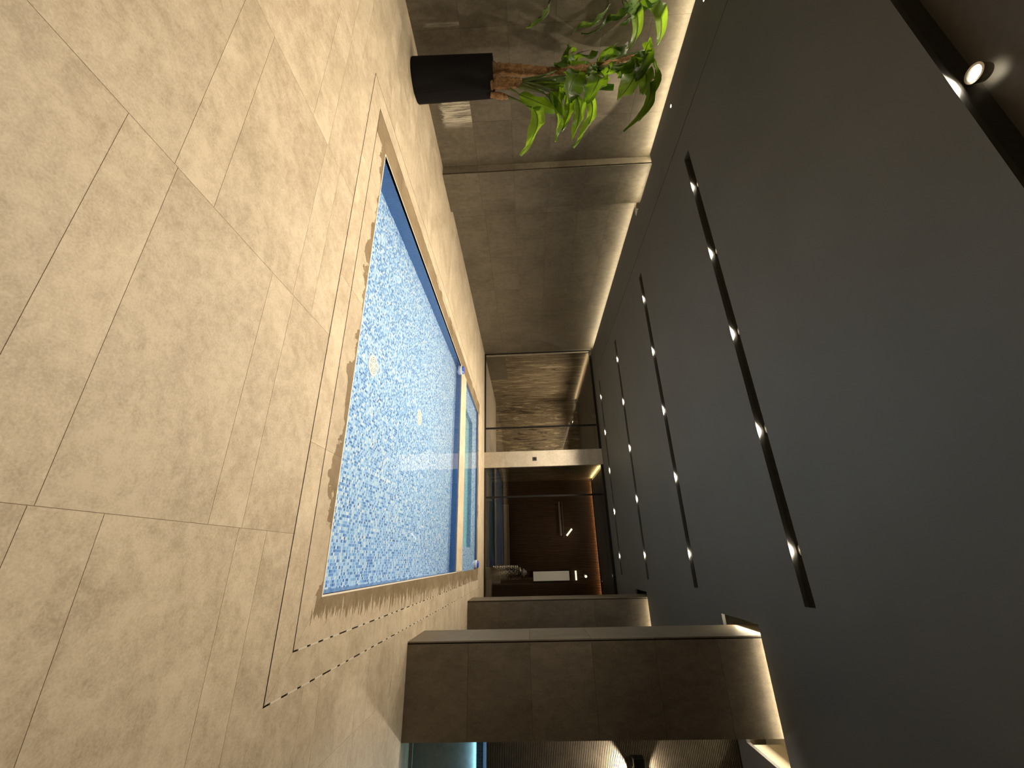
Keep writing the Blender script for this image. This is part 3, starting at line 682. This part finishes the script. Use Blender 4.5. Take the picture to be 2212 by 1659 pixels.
# tall studded ornament
orn = empty('tall_ornament', (0.42, 12.3, 0), 'tall silver studded cylinder ornament standing just behind the glass by the pillar', 'ornament')
ox, oy = 0.34, 12.25
bm = bmesh.new(); lathe(bm, [(0.16, 0.0), (0.16, 0.10), (0.13, 0.14)], (ox, oy, 0), 24); from_bm('base', bm, WHITEP_M, orn)
bm = bmesh.new(); lathe(bm, [(0.13, 0.141), (0.165, 0.18), (0.17, 0.85), (0.15, 0.95), (0.06, 0.98)], (ox, oy, 0), 28); from_bm('body', bm, STEEL_M, orn, smooth=True)
bm = bmesh.new()
for k in range(16):
    for j in range(14):
        a = k*math.pi/8+(j % 2)*0.2; zz = 0.20+j*0.05
        bmesh.ops.create_icosphere(bm, subdivisions=1, radius=0.024, matrix=Matrix.Translation((ox+0.17*math.cos(a), oy+0.17*math.sin(a), zz)))
o = from_bm('stud', bm, STEEL_M, orn); o['kind'] = 'stuff'
bm = bmesh.new(); lathe(bm, [(0.04, 0.981), (0.11, 1.02), (0.03, 1.12)], (ox, oy, 0), 8); from_bm('finial', bm, WHITEP_M, orn)

# ------------------------------------------------------------------ banana plants
def leaf_mesh(pts, wd, fold=0.35, wave=0.03, seed=0, m=None, nl=14, parent=None, side=None):
    """blade along a curve (list of 3 control points), width profile, folded along the midrib"""
    rnd = random.Random(seed); p0, p1, p2 = [Vector(p) for p in pts]
    bm = bmesh.new(); rows_ = []; uvl = bm.loops.layers.uv.new('UVMap')
    side = Vector(side) if side is not None else Vector((rnd.uniform(-1, 1), rnd.uniform(-1, 1), rnd.uniform(-.3, .3)))
    ph = rnd.uniform(0, 6); tw = rnd.uniform(-1.5, 1.5); cs = [-1, -0.66, -0.33, 0, 0.33, 0.66, 1]
    for i in range(nl+1):
        t = i/nl; p = p0*(1-t)**2+p1*2*t*(1-t)+p2*t*t
        tg = ((p1-p0)*(1-t)+(p2-p1)*t).normalized()
        s_ = (side-tg*side.dot(tg)).normalized(); s_ = (Matrix.Rotation(tw*(t-.4), 3, tg) @ s_); nr = tg.cross(s_).normalized()
        ww = wd*0.5*(math.sin(math.pi*min(1, (t*0.93+0.05))**0.80))**0.75 if 0 < t < 1 else wd*0.04
        row = []
        for c_ in cs:
            off = s_*(c_*ww*math.cos(fold*0.9)) + nr*(abs(c_)*ww*math.sin(fold) + wave*math.sin(ph+t*13+c_*3.0)*abs(c_)**1.5)
            row.append(bm.verts.new(p+off))
        rows_.append(row)
    for i in range(nl):
        for k in range(6):
            f = bm.faces.new((rows_[i][k], rows_[i][k+1], rows_[i+1][k+1], rows_[i+1][k]))
            for lp, (uu, vv) in zip(f.loops, ((k/6, i/nl), ((k+1)/6, i/nl), ((k+1)/6, (i+1)/nl), (k/6, (i+1)/nl))): lp[uvl].uv = (uu, vv)
    for v in bm.verts: v.co.x = max(v.co.x, WX+0.06+0.1*abs(math.sin(v.co.z*9)))
    lf = from_bm('leaf', bm, m, parent, smooth=True)
    bm = bmesh.new(); tube(bm, [p0*(1-t)**2+p1*2*t*(1-t)+p2*t*t for t in [k/8 for k in range(9)]], [0.006*(1-k/9.5) for k in range(9)], 5)
    [setattr(v.co, 'x', max(v.co.x, WX+0.06)) for v in bm.verts]; o = from_bm('midrib', bm, STEM_M, lf, smooth=True)
    return lf
def petiole(a, b_, parent, sag=0.0, r=0.009, m=STEM_M):
    a, b_ = Vector(a), Vector(b_); mid = (a+b_)/2+Vector((0, 0, sag)); bm = bmesh.new()
    tube(bm, [a*(1-t)**2+mid*2*t*(1-t)+b_*t*t for t in [k/8 for k in range(9)]], [r*(1.5-0.9*k/8) for k in range(9)], 7)
    for v in bm.verts: v.co.x = max(v.co.x, WX+0.05)
    return from_bm('leaf_stalk', bm, m, parent, smooth=True)
def pot(cx, cy_, parent, hgt=1.0, r=0.25):
    bm = bmesh.new(); lathe(bm, [(r*0.97, 0.0), (r, 0.01), (r*0.93, hgt-0.015), (r*0.93, hgt), (r*0.85, hgt), (r*0.85, hgt-0.06)], (cx, cy_, 0), 48, cap=False)
    o = from_bm('pot', bm, POT_M, parent, smooth=False)
    for p in o.data.polygons: p.use_smooth = True
    md = o.modifiers.new('es', 'EDGE_SPLIT'); md.split_angle = 0.6
    bm = bmesh.new(); lathe(bm, [(r*0.849, hgt-0.10), (r*0.849, hgt-0.07), (r*0.3, hgt-0.04)], (cx, cy_, 0), 24); from_bm('soil', bm, SOIL_M, parent)
PC = (-5.63, 3.20)
pl = empty('potted_banana_plant', (PC[0], PC[1], 0), 'leafy plant with thick brown stems in a tall black pot by the left wall', 'plant')
pot(PC[0], PC[1], pl)
DP = 5.16
def Q(x, y, d=0.0): return at(x, y, DP+d)
def trunk(pts, radii, parent, m=BARK_M, n=12, seed=1):
    rnd = random.Random(seed); P = [Vector(p) for p in pts]; pp = []; rr = []
    for i in range(len(P)-1):
        for k in range(10):
            t = k/10; pp.append(P[i]*(1-t)+P[i+1]*t); rr.append((radii[i]*(1-t)+radii[i+1]*t)*(1+0.13*math.sin(k*2.4+i)+rnd.uniform(-.08, .08)))
    pp.append(P[-1]); rr.append(radii[-1]); bm = bmesh.new(); tube(bm, pp, rr, n)
    for v in bm.verts: v.co += Vector((rnd.uniform(-1, 1), rnd.uniform(-1, 1), rnd.uniform(-1, 1)))*0.004
    return from_bm('stem', bm, m, parent, smooth=True)
trunk([Q(1060, 150, .02), Q(1125, 152, .02), Q(1190, 155, .03)], [0.075, 0.065, 0.045], pl, seed=1)
trunk([Q(1185, 155, .03), Q(1260, 150, .05), Q(1330, 136, .05), Q(1385, 118, .05)], [0.045, 0.05, 0.042, 0.02], pl, seed=2)
trunk([Q(1060, 180, -.08), Q(1100, 180, -.08), Q(1128, 178, -.08)], [0.072, 0.066, 0.045], pl, seed=3)
trunk([Q(1060, 204, 0), Q(1085, 208, 0), Q(1098, 210, 0)], [0.04, 0.038, 0.02], pl, seed=4)
trunk([Q(1128, 178, -.08), Q(1200, 172, -.02), Q(1290, 178, 0), Q(1310, 187, 0)], [0.035, 0.03, 0.03, 0.026], pl, STEM_M, seed=5)
bm = bmesh.new(); tube(bm, [Q(1275, 186, -.02), Q(1325, 189, -.02)], 0.036, 14); from_bm('cut_stem', bm, LEAF_M, pl, smooth=False)
# leaf table: base, mid control, tip (pixel x, y, depth offset), width m, fold, pale?
LT = [
 (('s', 1095, 208, 0), (1148, 232, -.10), (1185, 262, -.20), (1124, 336, -.30), 0.17, 0.45, 1),
 (('s', 1128, 180, -.1), (1180, 205, -.15), (1212, 240, -.22), (1201, 306, -.30), 0.11, 0.9, 1),
 (('s', 1130, 175, -.1), (1248, 160, -.20), (1232, 175, -.28), (1222, 226, -.42), 0.27, 0.25, 0),
 (('s', 1130, 176, -.1), (1245, 208, -.20), (1262, 240, -.28), (1236, 304, -.40), 0.16, 0.75, 1),
 (('s', 1260, 160, 0), (1296, 165, -.12), (1290, 190, -.25), (1266, 222, -.40), 0.24, 0.30, 0),
 (('s', 1260, 160, 0), (1272, 205, -.15), (1300, 250, -.25), (1238, 316, -.30), 0.13, 0.6, 1),
 (('s', 1370, 125, .05), (1378, 150, -.15), (1362, 188, -.28), (1334, 216, -.40), 0.22, 0.35, 1),
 (('s', 1370, 125, .05), (1392, 150, -.10), (1402, 178, -.20), (1386, 202, -.32), 0.18, 0.3, 1),
 (('s', 1370, 125, .05), (1404, 178, -.05), (1412, 214, -.10), (1378, 262, -.12), 0.13, 0.55, 0),
 (('s', 1380, 118, .05), (1412, 128, 0), (1432, 190, .05), (1348, 284, .12), 0.12, 0.9, 0),
 (('s', 1380, 118, .05), (1400, 112, -.10), (1392, 140, -.2), (1372, 175, -.3), 0.20, 0.35, 0),
 (('s', 1370, 120, .05), (1392, 118, -.1), (1396, 95, -.15), (1408, 84, -.2), 0.16, 0.3, 0),
 (('s', 1360, 125, .05), (1402, 120, -.1), (1378, 150, -.1), (1330, 152, -.1), 0.20, 0.3, 0),
 (('s', 1190, 155, .03), (1212, 140, .10), (1232, 96, .14), (1224, 58, .15), 0.09, 0.9, 0),
 (('s', 1190, 155, .03), (1222, 140, .12), (1258, 104, .22), (1284, 66, .28), 0.17, 0.3, 0),
 (('s', 1260, 150, .05), (1300, 138, .12), (1335, 112, .22), (1344, 60, .28), 0.30, 0.25, 0),
 (('s', 1260, 150, .05), (1302, 128, .02), (1330, 95, .08), (1352, 68, .12), 0.20, 0.3, 0),
 (('s', 1098, 190, -.08), (1122, 205, -.12), (1168, 222, -.16), (1206, 240, -.18), 0.17, 0.4, 0),
 (('s', 1110, 180, -.08), (1150, 178, -.1), (1192, 172, -.12), (1238, 186, -.15), 0.16, 0.6, 0),
 (('s', 1128, 178, -.08), (1190, 200, -.10), (1212, 214, -.2), (1220, 252, -.3), 0.18, 0.5, 0),
 (('s', 1128, 178, -.08), (1225, 205, -.10), (1238, 232, -.18), (1214, 282, -.22), 0.13, 0.6, 0),
 (('s', 1330, 140, .05), (1356, 138, 0), (1375, 160, -.1), (1352, 178, -.2), 0.20, 0.4, 0),
 (('s', 1128, 178, -.08), (1208, 150, 0), (1256, 140, .05), (1300, 150, .08), 0.18, 0.4, 0),
 (('s', 1290, 150, .05), (1330, 150, 0), (1360, 152, -.06), (1396, 140, -.1), 0.16, 0.4, 0),
]
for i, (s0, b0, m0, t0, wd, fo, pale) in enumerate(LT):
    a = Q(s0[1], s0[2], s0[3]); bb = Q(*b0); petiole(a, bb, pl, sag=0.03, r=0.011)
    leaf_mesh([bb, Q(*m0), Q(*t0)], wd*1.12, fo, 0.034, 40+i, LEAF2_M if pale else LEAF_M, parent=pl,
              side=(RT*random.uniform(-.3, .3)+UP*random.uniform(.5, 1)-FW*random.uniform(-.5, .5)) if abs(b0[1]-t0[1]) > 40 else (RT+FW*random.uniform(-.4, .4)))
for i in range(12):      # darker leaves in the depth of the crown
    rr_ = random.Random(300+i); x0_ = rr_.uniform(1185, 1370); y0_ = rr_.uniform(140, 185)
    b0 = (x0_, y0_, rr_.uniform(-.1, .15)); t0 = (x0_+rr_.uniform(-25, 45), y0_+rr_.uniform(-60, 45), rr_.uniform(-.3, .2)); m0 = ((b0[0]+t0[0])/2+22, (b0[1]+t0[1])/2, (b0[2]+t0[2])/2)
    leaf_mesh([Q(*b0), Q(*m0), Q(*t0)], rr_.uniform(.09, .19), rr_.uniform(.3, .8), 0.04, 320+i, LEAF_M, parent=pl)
for i, (y0_, y1_, d_) in enumerate(((150, 132, .0), (142, 118, .04), (158, 140, .02), (146, 150, -.03), (136, 108, .06))):
    petiole(Q(1275+6*i, y0_, d_), Q(1392, y1_, d_), pl, sag=0.0, r=0.016)
for i, (x1_, y1_) in enumerate(((1185, 160), (1200, 172), (1210, 182), (1190, 192), (1175, 200))):
    petiole(Q(1122, 176+3*i, -.08), Q(x1_, y1_, -.08-.02*i), pl, sag=0.0, r=0.015)
P2 = (-5.62, 1.92)
pl2 = empty('potted_banana_plant', (P2[0], P2[1], 0), 'second leafy plant mostly outside the frame, bright leaves hanging in at the edge', 'plant')
pot(P2[0], P2[1], pl2)
b2 = Vector((P2[0], P2[1], 0.95))
trunk([b2, b2+Vector((.02, .04, .6)), b2+Vector((0, .06, 1.3)), b2+Vector((.05, .12, 1.9))], [0.075, 0.06, 0.05, 0.025], pl2, seed=8)
LT2 = [((1180, -45, -.1), (1188, -5, -.1), (1137, 54, -.1), 0.12, 0.5, 1), ((1300, -60, 0), (1300, 0, 0), (1234, 50, 0), 0.15, 0.5, 1),
       ((1330, -60, .0), (1360, -20, 0), (1250, 40, .1), 0.2, 0.5, 0),
       ((1340, -30, -.2), (1405, 40, -.2), (1360, 108, -.2), 0.17, 0.6, 1), ((1350, -50, -.2), (1380, -10, -.2), (1350, 20, -.25), 0.16, 0.5, 1),
       ((1385, -40, -.2), (1450, 30, -.2), (1420, 100, -.2), 0.19, 0.6, 1), ((1380, -80, 0), (1390, -30, 0), (1330, 10, 0), 0.2, 0.5, 0)]
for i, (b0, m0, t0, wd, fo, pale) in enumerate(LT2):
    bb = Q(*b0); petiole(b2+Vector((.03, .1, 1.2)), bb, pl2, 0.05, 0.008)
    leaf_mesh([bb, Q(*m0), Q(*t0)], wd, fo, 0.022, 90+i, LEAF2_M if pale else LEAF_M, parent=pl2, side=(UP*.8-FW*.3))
rnd = random.Random(5)
for i in range(40):  # extra leaves out of view, added to shade the wall by the pot
    a = rnd.uniform(-2.6, 0.9)+math.pi/2*0; z0 = rnd.uniform(1.3, 3.0); dr = Vector((math.cos(a), math.sin(a), 0)); dr.y = -abs(dr.y)*0.8
    s0 = Vector((P2[0], P2[1], z0-0.15)); bb = s0+dr*0.18+Vector((0, 0, .2)); tip = s0+dr*0.5+Vector((0, 0, -0.1)); mid = s0+dr*0.45+Vector((0, 0, .35))
    for v in (bb, mid, tip): v.x = max(v.x, WX+0.12); v.z = min(v.z, H-.15)
    petiole(s0, bb, pl2, 0.02, 0.008); leaf_mesh([bb, mid, tip], 0.2, 0.4, 0.02, 200+i, LEAF_M, parent=pl2, side=(-dr.y, dr.x, 0))
for o in C.objects:
    if o.type == 'LIGHT': o.data.cycles.is_caustics_light = True
bpy.context.view_layer.update()
